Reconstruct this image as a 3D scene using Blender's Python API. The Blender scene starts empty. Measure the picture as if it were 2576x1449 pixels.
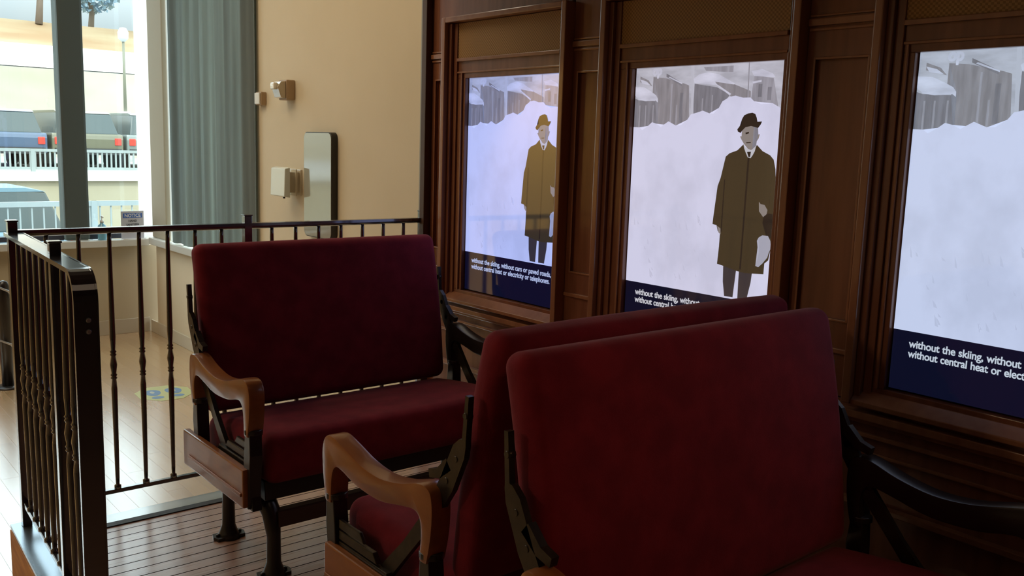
import bpy, bmesh, math, random
from mathutils import Vector, Matrix
random.seed(7)
PI = math.pi
S = bpy.context.scene
COL = S.collection

# ------------------------------------------------------------------ camera
YAW, PITCH, ROLL, FPX, EYE = 0.69115377, 0.15348982, 0.03166058, 2332.16, 1.45
fw = Vector((math.sin(YAW)*math.cos(PITCH), math.cos(YAW)*math.cos(PITCH), -math.sin(PITCH)))
rt = fw.cross(Vector((0, 0, 1))).normalized()
up = rt.cross(fw)
c_, s_ = math.cos(ROLL), math.sin(ROLL)
r2 = rt*c_ + up*s_
u2 = up*c_ - rt*s_
cam_data = bpy.data.cameras.new('camera')
cam = bpy.data.objects.new('camera', cam_data)
COL.objects.link(cam)
cam.matrix_world = Matrix(((r2.x, u2.x, -fw.x, 0), (r2.y, u2.y, -fw.y, 0), (r2.z, u2.z, -fw.z, EYE), (0, 0, 0, 1)))
cam_data.sensor_width = 36
cam_data.lens = 36*FPX/2576
cam_data.clip_start = 0.05
cam_data.clip_end = 500
S.camera = cam

# ------------------------------------------------------------------ view, sky, lamps
S.view_settings.view_transform = 'Standard'
S.view_settings.look = 'None'
S.view_settings.gamma = 1
S.view_settings.exposure = 0.0
S.view_settings.use_curve_mapping = False
W = bpy.data.worlds.new('sky')
S.world = W
W.use_nodes = True
bg = W.node_tree.nodes['Background']
# hazy bright sky: dimmer and bluer at the horizon, about four times brighter overhead
_n = W.node_tree.nodes
_l = W.node_tree.links
_tc = _n.new('ShaderNodeTexCoord')
_sx = _n.new('ShaderNodeSeparateXYZ')
_mr = _n.new('ShaderNodeMapRange')
_mr.inputs['From Min'].default_value = 0.10
_mr.inputs['From Max'].default_value = 0.42
_mr.inputs['To Min'].default_value = 1.0
_mr.inputs['To Max'].default_value = 5.0
_l.new(_tc.outputs['Generated'], _sx.inputs[0])
_l.new(_sx.outputs['Z'], _mr.inputs['Value'])
_l.new(_mr.outputs[0], bg.inputs[1])
bg.inputs[0].default_value = (0.80, 0.92, 1.0, 1)

def lamp(name, kind, loc, energy, color=(1, 1, 1), size=0.3, target=None, size_y=None, spot=None):
    d = bpy.data.lights.new(name, kind)
    d.energy = energy
    d.color = color
    if kind == 'AREA':
        d.size = size
        if size_y:
            d.shape = 'RECTANGLE'
            d.size_y = size_y
    elif kind == 'SUN':
        d.angle = math.radians(1.0)
    else:
        d.shadow_soft_size = size
    if spot:
        d.spot_size = math.radians(spot)
        d.spot_blend = 0.6
    o = bpy.data.objects.new(name, d)
    COL.objects.link(o)
    o.location = loc
    if target is not None:
        o.rotation_euler = (Vector(target)-Vector(loc)).to_track_quat('-Z', 'Y').to_euler()
    return o

lamp('sun', 'SUN', (0, -20, 30), 2.2, (1.0, 0.95, 0.86), target=(3, 5, 0))
lamp('hall_fill_light', 'AREA', (0.2, 5.6, 3.85), 48, (1.0, 0.86, 0.66), 2.2, target=(0.2, 5.6, 0), size_y=1.6)  # unseen area light, added to brighten the hall interior
lamp('hall_fill_light', 'AREA', (-3.2, 4.8, 3.85), 28, (1.0, 0.80, 0.55), 1.6, target=(-3.0, 4.4, 0), size_y=1.6)  # second unseen fill, added for more light from the left
lamp('wall_washer', 'SPOT', (1.0, 3.95, 3.2), 26, (1.0, 0.74, 0.42), 0.12, target=(2.53, 4.35, 1.6), spot=95)
lamp('left_spot', 'SPOT', (-2.4, 3.0, 2.5), 42, (1.0, 0.70, 0.42), 0.10, target=(1.2, 2.3, 0.45), spot=44)
lamp('reader_lamp', 'SPOT', (1.2, -0.5, 2.25), 20, (1.0, 0.50, 0.26), 0.08, target=(1.58, 1.25, 0.62), spot=34)
lamp('hall_wall_spot', 'SPOT', (-2.1, 6.4, 3.4), 800, (1.0, 0.66, 0.18), 0.10, target=(-2.1, 7.75, 1.05), spot=50)
lamp('aisle_lamp', 'AREA', (0.9, 1.2, 2.38), 0.4, (1.0, 0.72, 0.5), 0.5, target=(1.3, 1.6, 0))

# ------------------------------------------------------------------ helpers
def mat(name, color, rough=0.5, metal=0.0, spec=0.5, coat=0.0, noise=None, emit=None, estr=0.0, sheen=0.0, bump=None):
    m = bpy.data.materials.new(name)
    m.use_nodes = True
    nt = m.node_tree
    b = nt.nodes['Principled BSDF']
    b.inputs['Base Color'].default_value = (*color, 1)
    b.inputs['Roughness'].default_value = rough
    b.inputs['Metallic'].default_value = metal
    b.inputs['Specular IOR Level'].default_value = spec
    b.inputs['Coat Weight'].default_value = coat
    b.inputs['Coat Roughness'].default_value = 0.08
    b.inputs['Sheen Weight'].default_value = sheen
    if emit:
        b.inputs['Emission Color'].default_value = (*emit, 1)
        b.inputs['Emission Strength'].default_value = estr
    if noise:      # (second colour, scale xyz, detail)
        c2, sc = noise[0], noise[1]
        tc = nt.nodes.new('ShaderNodeTexCoord')
        mp = nt.nodes.new('ShaderNodeMapping')
        mp.inputs['Scale'].default_value = sc
        nz = nt.nodes.new('ShaderNodeTexNoise')
        nz.inputs['Scale'].default_value = 1.0
        nz.inputs['Detail'].default_value = 5
        rp = nt.nodes.new('ShaderNodeValToRGB')
        rp.color_ramp.elements[0].position = 0.35
        rp.color_ramp.elements[1].position = 0.65
        rp.color_ramp.elements[0].color = (*color, 1)
        rp.color_ramp.elements[1].color = (*c2, 1)
        nt.links.new(tc.outputs['Object'], mp.inputs[0])
        nt.links.new(mp.outputs[0], nz.inputs[0])
        nt.links.new(nz.outputs[0], rp.inputs[0])
        nt.links.new(rp.outputs[0], b.inputs['Base Color'])
    if bump:       # (scale xyz, strength, distance)
        tc = nt.nodes.new('ShaderNodeTexCoord')
        mp = nt.nodes.new('ShaderNodeMapping')
        mp.inputs['Scale'].default_value = bump[0]
        nz = nt.nodes.new('ShaderNodeTexNoise')
        nz.inputs['Scale'].default_value = 1.0
        nz.inputs['Detail'].default_value = 3
        bp = nt.nodes.new('ShaderNodeBump')
        bp.inputs['Strength'].default_value = bump[1]
        bp.inputs['Distance'].default_value = bump[2]
        nt.links.new(tc.outputs['Object'], mp.inputs[0])
        nt.links.new(mp.outputs[0], nz.inputs[0])
        nt.links.new(nz.outputs[0], bp.inputs['Height'])
        nt.links.new(bp.outputs[0], b.inputs['Normal'])
    return m

def lines_mat(name, base, base2, groove, axis, spacing, width, rough, coat=0.0, plank_len=None, gap_mix=1.0):
    """boards running along the other axis, with thin grooves every `spacing` metres along `axis` (0 x, 1 y)"""
    m = mat(name, base, rough, coat=coat)
    nt = m.node_tree
    b = nt.nodes['Principled BSDF']
    N = nt.nodes.new
    L = nt.links.new
    tc = N('ShaderNodeTexCoord')
    sp = N('ShaderNodeSeparateXYZ')
    L(tc.outputs['Object'], sp.inputs[0])
    def mth(op, a, bb=None, cc=None):
        n = N('ShaderNodeMath')
        n.operation = op
        for i, v in enumerate((a, bb, cc)):
            if v is None:
                continue
            if isinstance(v, (int, float)):
                n.inputs[i].default_value = v
            else:
                L(v, n.inputs[i])
        return n.outputs[0]
    q = mth('DIVIDE', sp.outputs[axis], spacing)
    fr = mth('FRACT', q)
    idx = mth('FLOOR', q)
    g = mth('LESS_THAN', fr, width/spacing)
    wn = N('ShaderNodeTexWhiteNoise')
    wn.noise_dimensions = '2D'
    cb = N('ShaderNodeCombineXYZ')
    L(idx, cb.inputs[0])
    if plank_len:
        off = mth('MULTIPLY', idx, 0.377)
        q2 = mth('ADD', mth('DIVIDE', sp.outputs[1-axis], plank_len), off)
        L(mth('FLOOR', q2), cb.inputs[1])
        g2 = mth('LESS_THAN', mth('FRACT', q2), 0.0022/plank_len)
        g = mth('MAXIMUM', g, g2)
    L(cb.outputs[0], wn.inputs[0])
    nz = N('ShaderNodeTexNoise')
    mp = N('ShaderNodeMapping')
    sc = [3, 3, 3]
    sc[axis] = 45
    mp.inputs['Scale'].default_value = sc
    L(tc.outputs['Object'], mp.inputs[0])
    L(mp.outputs[0], nz.inputs[0])
    nz.inputs['Detail'].default_value = 4
    nz.inputs['Scale'].default_value = 1.0
    fac = mth('ADD', mth('MULTIPLY', wn.outputs[0], 0.6), mth('MULTIPLY', nz.outputs[0], 0.4))
    mx = N('ShaderNodeMix')
    mx.data_type = 'RGBA'
    mx.inputs[6].default_value = (*base, 1)
    mx.inputs[7].default_value = (*base2, 1)
    L(fac, mx.inputs[0])
    mx2 = N('ShaderNodeMix')
    mx2.data_type = 'RGBA'
    L(mth('MULTIPLY', g, gap_mix), mx2.inputs[0])
    L(mx.outputs[2], mx2.inputs[6])
    mx2.inputs[7].default_value = (*groove, 1)
    L(mx2.outputs[2], b.inputs['Base Color'])
    rr = mth('ADD', mth('MULTIPLY', g, 0.5), mth('ADD', rough, mth('MULTIPLY', nz.outputs[0], 0.08)))
    L(rr, b.inputs['Roughness'])
    L(mth('MULTIPLY', mth('SUBTRACT', 1.0, mth('MULTIPLY', g, gap_mix)), coat), b.inputs['Coat Weight'])
    L(mth('MULTIPLY', mth('SUBTRACT', 1.0, mth('MULTIPLY', g, gap_mix)), 0.5), b.inputs['Specular IOR Level'])
    bp = N('ShaderNodeBump')
    bp.inputs['Strength'].default_value = 0.6
    bp.inputs['Distance'].default_value = 0.002
    L(mth('SUBTRACT', 1.0, g), bp.inputs['Height'])
    L(bp.outputs[0], b.inputs['Normal'])
    return m

def box(bm, x0, x1, y0, y1, z0, z1, mi=0):
    vs = [bm.verts.new((x, y, z)) for x in (x0, x1) for y in (y0, y1) for z in (z0, z1)]
    for q in ((0, 1, 3, 2), (4, 6, 7, 5), (0, 4, 5, 1), (2, 3, 7, 6), (0, 2, 6, 4), (1, 5, 7, 3)):
        f = bm.faces.new([vs[i] for i in q])
        f.material_index = mi
    return vs

def prism(bm, pts, a0, a1, axis='x', mi=0):
    """extrude a closed outline along an axis; pts are in the other two axes (x:(y,z) y:(x,z) z:(x,y))"""
    def P(p, a):
        return {'x': (a, p[0], p[1]), 'y': (p[0], a, p[1]), 'z': (p[0], p[1], a)}[axis]
    A = [bm.verts.new(P(p, a0)) for p in pts]
    B = [bm.verts.new(P(p, a1)) for p in pts]
    n = len(pts)
    fs = [bm.faces.new(A), bm.faces.new(B[::-1])]
    for i in range(n):
        fs.append(bm.faces.new((A[i], B[i], B[(i+1) % n], A[(i+1) % n])))
    for f in fs:
        f.material_index = mi
    return fs

def tube(bm, path, r, n=8, mi=0, flat=None):
    """swept tube; r number or list; flat=(rx, ry) makes it oval/rectangular-ish in section"""
    path = [Vector(p) for p in path]
    rings = []
    ref = None
    for i, p in enumerate(path):
        t = (path[min(i+1, len(path)-1)]-path[max(i-1, 0)]).normalized()
        if ref is None:
            ref = Vector((1, 0, 0)) if abs(t.x) < 0.8 else Vector((0, 1, 0))
        a = (ref-t*ref.dot(t)).normalized()
        b = t.cross(a)
        rr = r[i] if isinstance(r, (list, tuple)) else r
        rings.append([bm.verts.new(p+a*math.cos(2*PI*k/n)*rr*(flat[0] if flat else 1)+b*math.sin(2*PI*k/n)*rr*(flat[1] if flat else 1)) for k in range(n)])
    for a, b in zip(rings, rings[1:]):
        for k in range(n):
            f = bm.faces.new((a[k], a[(k+1) % n], b[(k+1) % n], b[k]))
            f.smooth = True
            f.material_index = mi
    for rg in (rings[0][::-1], rings[-1]):
        f = bm.faces.new(rg)
        f.material_index = mi

def smooth_line(pts, k=4):
    out = []
    n = len(pts)
    for i in range(n-1):
        p0, p1, p2, p3 = (Vector(pts[max(0, i-1)]), Vector(pts[i]), Vector(pts[i+1]), Vector(pts[min(n-1, i+2)]))
        for j in range(k):
            t = j/k
            q = 0.5*((2*p1)+(p2-p0)*t+(2*p0-5*p1+4*p2-p3)*t*t+(3*p1-p0-3*p2+p3)*t**3)
            out.append((q.x, q.y))
    out.append(tuple(pts[-1]))
    return out

def lathe(bm, prof, cx=0, cy=0, n=16, mi=0):
    """profile of (radius, z)"""
    tube(bm, [(cx, cy, z) for r, z in prof], [max(r, 1e-4) for r, z in prof], n, mi)

def strap(bm, pts, w, x0, x1, mi=0):
    """flat bar following (y,z) points, w wide in the y-z plane, from x0 to x1"""
    P = [Vector((p[0], p[1])) for p in pts]
    Lf, Rt = [], []
    for i, p in enumerate(P):
        t = (P[min(i+1, len(P)-1)]-P[max(i-1, 0)]).normalized()
        nrm = Vector((-t.y, t.x))
        ww = w[i] if isinstance(w, (list, tuple)) else w
        Lf.append(p+nrm*ww/2)
        Rt.append(p-nrm*ww/2)
    rows = []
    for a, b in zip(Lf, Rt):
        rows.append([bm.verts.new((x, q.x, q.y)) for x, q in ((x0, a), (x1, a), (x1, b), (x0, b))])
    for a, b in zip(rows, rows[1:]):
        for k in range(4):
            f = bm.faces.new((a[k], a[(k+1) % 4], b[(k+1) % 4], b[k]))
            f.material_index = mi
    bm.faces.new(rows[0][::-1]).material_index = mi
    bm.faces.new(rows[-1]).material_index = mi

def rbox(bm, c, h, r, mid=6, warp=None, mi=0):
    """soft box: half sizes h, edge radius r, optional warp(Vector)->Vector in local coordinates"""
    def axis(hh):
        rr = min(r, hh*0.98)
        e = [hh-rr*k for k in (0, .08, .25, .5, .75, 1)]
        m = [(-1+2*(i+1)/(mid+1))*(hh-rr) for i in range(mid)] if hh-rr > 0.02 else []
        return [-v for v in e]+m+e[::-1]
    ax = [axis(v) for v in h]
    cache = {}
    def vert(i, j, k):
        key = (i, j, k)
        if key in cache:
            return cache[key]
        p = Vector((ax[0][i], ax[1][j], ax[2][k]))
        inn = Vector([max(-(h[a]-min(r, h[a]*.98)), min(h[a]-min(r, h[a]*.98), p[a])) for a in range(3)])
        d = p-inn
        if d.length > 1e-9:
            m = max(abs(d[a]) for a in range(3))
            p = inn+d.normalized()*m
        if warp:
            p = warp(p)
        v = bm.verts.new(p+Vector(c))
        cache[key] = v
        return v
    n = [len(a)-1 for a in ax]
    def quad(a, b, c2, d):
        f = bm.faces.new((a, b, c2, d))
        f.smooth = True
        f.material_index = mi
    for i in range(n[0]):
        for j in range(n[1]):
            for k, fl in ((0, 1), (n[2], 0)):
                q = [vert(i, j, k), vert(i+1, j, k), vert(i+1, j+1, k), vert(i, j+1, k)]
                quad(*(q[::-1] if fl else q))
    for i in range(n[0]):
        for k in range(n[2]):
            for j, fl in ((0, 0), (n[1], 1)):
                q = [vert(i, j, k), vert(i+1, j, k), vert(i+1, j, k+1), vert(i, j, k+1)]
                quad(*(q[::-1] if fl else q))
    for j in range(n[1]):
        for k in range(n[2]):
            for i, fl in ((0, 1), (n[0], 0)):
                q = [vert(i, j, k), vert(i, j+1, k), vert(i, j+1, k+1), vert(i, j, k+1)]
                quad(*(q[::-1] if fl else q))

def obj(name, bm, m, parent=None, bevel=0, smooth=False):
    bmesh.ops.recalc_face_normals(bm, faces=bm.faces[:])
    if bevel:
        ed = [e for e in bm.edges if len(e.link_faces) == 2 and e.calc_face_angle() > 0.6]
        bmesh.ops.bevel(bm, geom=ed, offset=bevel, segments=2, profile=0.6, affect='EDGES')
    me = bpy.data.meshes.new(name)
    bm.to_mesh(me)
    bm.free()
    for mm in (m if isinstance(m, (list, tuple)) else [m]):
        me.materials.append(mm)
    if smooth:
        for p in me.polygons:
            p.use_smooth = True
    o = bpy.data.objects.new(name, me)
    COL.objects.link(o)
    if parent:
        o.parent = parent
    return o

def tag(o, label=None, cat=None, group=None, kind=None):
    if label:
        o['label'] = label
    if cat:
        o['category'] = cat
    if group:
        o['group'] = group
    if kind:
        o['kind'] = kind
    return o

def thing(name, label, cat, loc=(0, 0, 0), rz=0, group=None):
    o = bpy.data.objects.new(name, None)
    COL.objects.link(o)
    o.location = loc
    o.rotation_euler = (0, 0, rz)
    o.empty_display_size = 0.1
    return tag(o, label, cat, group)

def copy_tree(o, parent=None):
    c = o.copy()
    COL.objects.link(c)
    c.parent = parent
    for ch in [k for k in COL.objects if k.parent == o]:
        copy_tree(ch, c)
    return c

def BM():
    return bmesh.new()

def boxobj(name, b, m, parent=None, bevel=0):
    bm = BM()
    box(bm, *b)
    return obj(name, bm, m, parent, bevel)

def struct(name, bm, m, bevel=0):
    return tag(obj(name, bm, m, None, bevel), kind='structure')

# ------------------------------------------------------------------ materials
M = {}
M['floor'] = lines_mat('maple_floor', (0.42, 0.25, 0.115), (0.60, 0.40, 0.21), (0.22, 0.13, 0.07), 0, 0.082, 0.0018, 0.20, 1.0, 0.9, 0.35)
for _i in ('IOR', 'Coat IOR'):
    M['floor'].node_tree.nodes['Principled BSDF'].inputs[_i].default_value = 2.1
M['floor'].node_tree.nodes['Principled BSDF'].inputs['Coat Roughness'].default_value = 0.22
M['deck'] = lines_mat('grooved_deck', (0.40, 0.215, 0.155), (0.50, 0.29, 0.21), (0.012, 0.006, 0.005), 1, 0.0585, 0.005, 0.24, 1.0)
M['deck'].node_tree.nodes['Principled BSDF'].inputs['Coat IOR'].default_value = 1.7
M['deck'].node_tree.nodes['Principled BSDF'].inputs['Coat Roughness'].default_value = 0.3
M['tan_wall'] = mat('tan_plaster', (0.70, 0.60, 0.43), 0.75, noise=((0.73, 0.63, 0.46), (2, 2, 2)))
M['low_wall'] = mat('beige_plaster', (0.47, 0.39, 0.26), 0.7)
M['white_paint'] = mat('white_paint', (0.78, 0.78, 0.74), 0.4)
M['sill'] = mat('pale_stone_sill', (0.66, 0.66, 0.62), 0.22)
M['mullion'] = mat('dark_grey_mullion', (0.085, 0.105, 0.10), 0.6)
M['beige_post'] = mat('beige_corner_post', (0.42, 0.36, 0.26), 0.6)
M['ceiling'] = mat('ceiling_paint', (0.6, 0.57, 0.5), 0.9)
M['iron'] = mat('black_iron', (0.018, 0.014, 0.013), 0.28, 0.0, 0.6, bump=((60, 60, 60), 0.25, 0.001))
M['iron2'] = mat('worn_bronze_iron', (0.045, 0.034, 0.022), 0.30, 0.35, 0.6, noise=((0.022, 0.017, 0.013), (30, 30, 30)))
M['rail'] = mat('black_railing_paint', (0.018, 0.017, 0.020), 0.22, 0.0, 0.6, 1.0)
M['rail'].node_tree.nodes['Principled BSDF'].inputs['Coat IOR'].default_value = 1.9
M['velvet'] = mat('red_velvet', (0.22, 0.016, 0.028), 0.9, sheen=0.10, spec=0.12, noise=((0.165, 0.011, 0.021), (14, 14, 14)), bump=((420, 420, 420), 0.35, 0.0015))
M['armwood'] = mat('varnished_oak', (0.32, 0.105, 0.024), 0.34, coat=0.4, noise=((0.24, 0.075, 0.018), (22, 4, 22)))
M['mahog'] = mat('mahogany', (0.25, 0.092, 0.046), 0.36, coat=0.35, noise=((0.18, 0.060, 0.030), (25, 25, 2.5)))
M['mahog2'] = mat('mahogany_moulding', (0.34, 0.145, 0.072), 0.28, coat=0.5, noise=((0.27, 0.105, 0.05), (25, 25, 2.5)))
M['bezel'] = mat('black_bezel', (0.01, 0.01, 0.012), 0.3)
M['metal'] = mat('brushed_metal', (0.55, 0.56, 0.58), 0.3, 0.9)
M['glass'] = bpy.data.materials.new('window_glass')
M['glass'].use_nodes = True
_nt = M['glass'].node_tree
_nt.nodes.remove(_nt.nodes['Principled BSDF'])
_tr = _nt.nodes.new('ShaderNodeBsdfTransparent')
_tr.inputs[0].default_value = (0.93, 0.97, 0.95, 1)
_gl = _nt.nodes.new('ShaderNodeBsdfGlossy')
_gl.inputs['Roughness'].default_value = 0.02
_mx = _nt.nodes.new('ShaderNodeMixShader')
_mx.inputs[0].default_value = 0.06
_nt.links.new(_tr.outputs[0], _mx.inputs[1])
_nt.links.new(_gl.outputs[0], _mx.inputs[2])
_nt.links.new(_mx.outputs[0], _nt.nodes['Material Output'].inputs[0])

def translucent(name, col, tcol, f):
    m = bpy.data.materials.new(name)
    m.use_nodes = True
    nt = m.node_tree
    nt.nodes.remove(nt.nodes['Principled BSDF'])
    a = nt.nodes.new('ShaderNodeBsdfDiffuse')
    a.inputs[0].default_value = (*col, 1)
    b = nt.nodes.new('ShaderNodeBsdfTranslucent')
    b.inputs[0].default_value = (*tcol, 1)
    x = nt.nodes.new('ShaderNodeMixShader')
    x.inputs[0].default_value = f
    nt.links.new(a.outputs[0], x.inputs[1])
    nt.links.new(b.outputs[0], x.inputs[2])
    nt.links.new(x.outputs[0], nt.nodes['Material Output'].inputs[0])
    return m
M['curtain'] = translucent('grey_green_curtain', (0.30, 0.36, 0.35), (0.42, 0.52, 0.49), 0.5)
_nt = M['curtain'].node_tree
_tc = _nt.nodes.new('ShaderNodeTexCoord')
_mp = _nt.nodes.new('ShaderNodeMapping')
_mp.inputs['Scale'].default_value = (1, 9, 0.25)
_nz = _nt.nodes.new('ShaderNodeTexNoise')
_nz.inputs['Scale'].default_value = 1
_nz.inputs['Detail'].default_value = 4
_rp = _nt.nodes.new('ShaderNodeValToRGB')  # light and shade of the folds painted as vertical streaks
_rp.color_ramp.elements[0].position = 0.35
_rp.color_ramp.elements[1].position = 0.68
_rp.color_ramp.elements[0].color = (0.26, 0.295, 0.29, 1)
_rp.color_ramp.elements[1].color = (0.42, 0.485, 0.465, 1)
_nt.links.new(_tc.outputs['Object'], _mp.inputs[0])
_nt.links.new(_mp.outputs[0], _nz.inputs[0])
_nt.links.new(_nz.outputs[0], _rp.inputs[0])
for _nd in _nt.nodes:
    if _nd.type in ('BSDF_DIFFUSE', 'BSDF_TRANSLUCENT'):
        _nt.links.new(_rp.outputs[0], _nd.inputs[0])
M['bright_jamb'] = translucent('bright_jamb_white', (0.9, 0.9, 0.88), (0.98, 0.99, 0.97), 0.7)  # white jamb made translucent so that daylight makes it glow

# ================================================================== SETTING
F = -0.18
# hall floor
bm = BM()
box(bm, -6, 2.7, -4, 7.9, F-0.1, F)
struct('floor', bm, M['floor'])
# back wall: low wall under the big window, plus wall left of the window
YB, XR, ZT = 7.76, 2.53, 4.0
bm = BM()
box(bm, -0.6, 2.75, YB, YB+0.2, F, 0.54)
box(bm, -6, -0.6, YB, YB+0.2, F, ZT)
box(bm, -0.6, 2.75, YB, YB+0.2, 3.4, ZT)
struct('wall_back', bm, M['low_wall'])
bm = BM()
box(bm, -0.6, 2.5, YB-0.09, YB, 0.545, 0.60)
struct('trim_1', bm, M['sill'], 0.006)
bm = BM()
box(bm, -6, 2.515, YB-0.012, YB, F, F+0.12)
struct('baseboard_back', bm, mat('pale_baseboard', (0.46, 0.40, 0.30), 0.5), 0.003)
# right wall of the hall (tan) with the curtained side window
bm = BM()
box(bm, XR, XR+0.2, -4, 5.76, F, ZT)
box(bm, XR, XR+0.2, 5.76, 7.60, F, 0.56)
box(bm, XR, XR+0.2, 5.76, 7.60, 3.4, ZT)
struct('wall_right', bm, M['tan_wall'])
bm = BM()
box(bm, XR-0.06, XR, 5.60, 7.60, 0.565, 0.62)
struct('trim_2', bm, M['sill'], 0.006)
bm = BM()
box(bm, XR-0.012, XR, 3.7, 7.74, F, F+0.10)
struct('baseboard_right', bm, mat('cream_baseboard', (0.60, 0.54, 0.42), 0.5), 0.003)
bm = BM()
box(bm, -6.2, -6, -4, 7.96, F, ZT)
struct('wall_left', bm, M['tan_wall'])
bm = BM()
box(bm, -6.2, 2.73, -4.2, -4, F, ZT)
struct('wall_front', bm, mat('dark_rear_wall', (0.16, 0.11, 0.08), 0.8))  # unseen wall behind the camera, added to keep the train dark
bm = BM()
box(bm, -6.2, 2.73, -4.2, 7.96, ZT, ZT+0.15)
struct('ceiling', bm, M['ceiling'])

# big back window: frame with mullions and panes
bm = BM()
for x0, x1, d in ((1.885, 2.07, 0.14), (0.35, 0.53, 0.14), (-0.62, -0.52, 0.1)):
    box(bm, x0, x1, YB-0.02, YB+d, 0.60, 3.4)
win = tag(obj('window_1', bm, M['mullion'], None, 0.02), kind='structure')
bm = BM()
for x0, x1 in ((-0.52, 0.35), (0.53, 1.885), (2.07, 2.49)):
    box(bm, x0, x1, YB+0.03, YB+0.08, 0.60, 0.64)
obj('window_frame', bm, mat('dark_bronze_frame', (0.03, 0.03, 0.045), 0.4), win)
bm = BM()
for x0, x1 in ((-0.52, 0.35), (0.53, 1.885), (2.07, 2.49)):
    box(bm, x0, x1, YB+0.05, YB+0.056, 0.64, 3.4)
obj('pane', bm, M['glass'], win)
bm = BM()
box(bm, 2.49, 2.56, YB-0.03, YB+0.12, 0.60, 3.4)
obj('window_jamb', bm, M['bright_jamb'], win)
# corner post and side window
bm = BM()
box(bm, XR-0.02, XR+0.16, 7.30, 7.62, 0.62, 3.4)
w2 = tag(obj('window_2', bm, M['beige_post'], None, 0.008), kind='structure')
bm = BM()
box(bm, XR+0.0, XR+0.03, 7.245, 7.262, 0.62, 3.4)
box(bm, XR+0.04, XR+0.09, 5.765, 5.80, 0.62, 3.4)
obj('window_frame', bm, M['white_paint'], w2)
bm = BM()
box(bm, XR+0.10, XR+0.106, 5.77, 7.295, 0.62, 3.4)
obj('pane', bm, M['glass'], w2)

# curtain: softly folded fabric
bm = BM()
NY, NZ = 150, 4
rows = []
for j in range(NZ):
    z = 0.63+(3.35-0.63)*j/(NZ-1)
    row = []
    for i in range(NY):
        t = i/(NY-1)
        y = 5.612+(7.16-5.612)*t
        d = 0.016*math.sin(t*2*PI*7.3+0.8*math.sin(t*19))+0.006*math.sin(t*2*PI*17+1)
        row.append((XR-0.035+d, y, z))
    rows.append(row)
for th in (0, 1):
    rr = [[bm.verts.new((x+0.003*th, y, z)) for x, y, z in r] for r in rows]
    for a, b in zip(rr, rr[1:]):
        for i in range(NY-1):
            f = bm.faces.new((a[i], a[i+1], b[i+1], b[i]))
            f.smooth = True
    if th == 0:
        keep = rr
for edge in (0, NY-1):
    pass
cu = obj('curtain', bm, M['curtain'])
tag(cu, 'grey-green curtain hanging in soft folds over the side window beside the tan wall', 'curtain')

# ================================================================== TRAIN PLATFORM AND WALL
XS = 2.455          # screen glass plane
bm = BM()
box(bm, 0.66, 2.50, -3.0, 3.475, F, 0)
struct('platform', bm, M['deck']).name = 'platform_floor'
bm = BM()
box(bm, 0.74, 2.41, 3.440, 3.477, 0.0005, 0.0045)
struct('trim_12', bm, mat('black_nosing', (0.015, 0.010, 0.012), 0.5))
# kerbs: wooden kerb with dark metal cap under each railing
M['kerbwood'] = mat('orange_brown_wood', (0.66, 0.30, 0.07), 0.65, coat=0.0, noise=((0.50, 0.20, 0.045), (6, 6, 40)))
M['capmetal'] = mat('dark_cap_metal', (0.30, 0.36, 0.42), 0.25, 0.8)
kb = thing('platform_kerb', 'wooden kerb with dark metal cap under the far railing', 'kerb', (0, 0, 0), group='platform kerbs')
boxobj('kerb_board', (0.74, 2.42, 3.480, 3.562, F, -0.012), M['kerbwood'], kb)
boxobj('cap', (0.74, 2.42, 3.478, 3.566, -0.0118, 0.0), mat('pale_threshold', (0.46, 0.50, 0.50), 0.2, 0.0, 0.8, 1.0), kb)
kb = thing('platform_kerb', 'orange-brown wooden kerb with dark cap under the short side railing at left', 'kerb', group='platform kerbs')
bm = BM()
prism(bm, [(0.655, 3.64), (0.600, 2.30), (0.654, 2.30), (0.658, 3.47), (0.659, 3.64)], F, -0.006, 'z')
obj('kerb_board', bm, M['kerbwood'], kb)
bm = BM()
prism(bm, [(0.658, 3.645), (0.603, 2.30), (0.690, 2.30), (0.735, 3.47), (0.735, 3.645)], 0.0005, 0.012, 'z')
obj('cap', bm, M['capmetal'], kb)

# train side wall
ZW = 2.45
YE = 3.60
mods = [(3.430, 2.630, 3.301), (2.448, 1.622, 2.316), (1.392, 0.570, 1.284)]    # casing far, near, screen far edge
bm = BM()
# backing behind everything, leaving shallow wells for the screens
box(bm, XS+0.030, XR-0.002, -3.0, YE, 0, ZW)
spans = [(YE-0.035, 3.430), (2.630, 2.448), (1.622, 1.392), (0.570, -3.0)]
PX = 2.440
for a, b in spans:
    box(bm, PX+0.012, XS+0.030, b, a, 0.74, ZW)
box(bm, PX, XS+0.030, -3.0, YE-0.035, 1.99, ZW)      # frieze over the windows
box(bm, PX, XS+0.030, -3.0, YE-0.035, 0.0, 0.745)    # dado
tw = tag(obj('wall_train', bm, M['mahog']), kind='structure')
tw.name = 'trim_3'
# end post of the wall (dark edge + pale edge strip)
bm = BM()
box(bm, 2.405, XR-0.003, YE-0.036, YE, 0.0, ZW)
struct('trim_4', bm, mat('dark_end_post', (0.075, 0.035, 0.022), 0.5), 0.003)
bm = BM()
box(bm, 2.408, XR-0.003, YE+0.001, YE+0.012, 0.0, ZW)
struct('trim_5', bm, mat('grey_edge_strip', (0.36, 0.35, 0.30), 0.4), 0.002)

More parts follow.
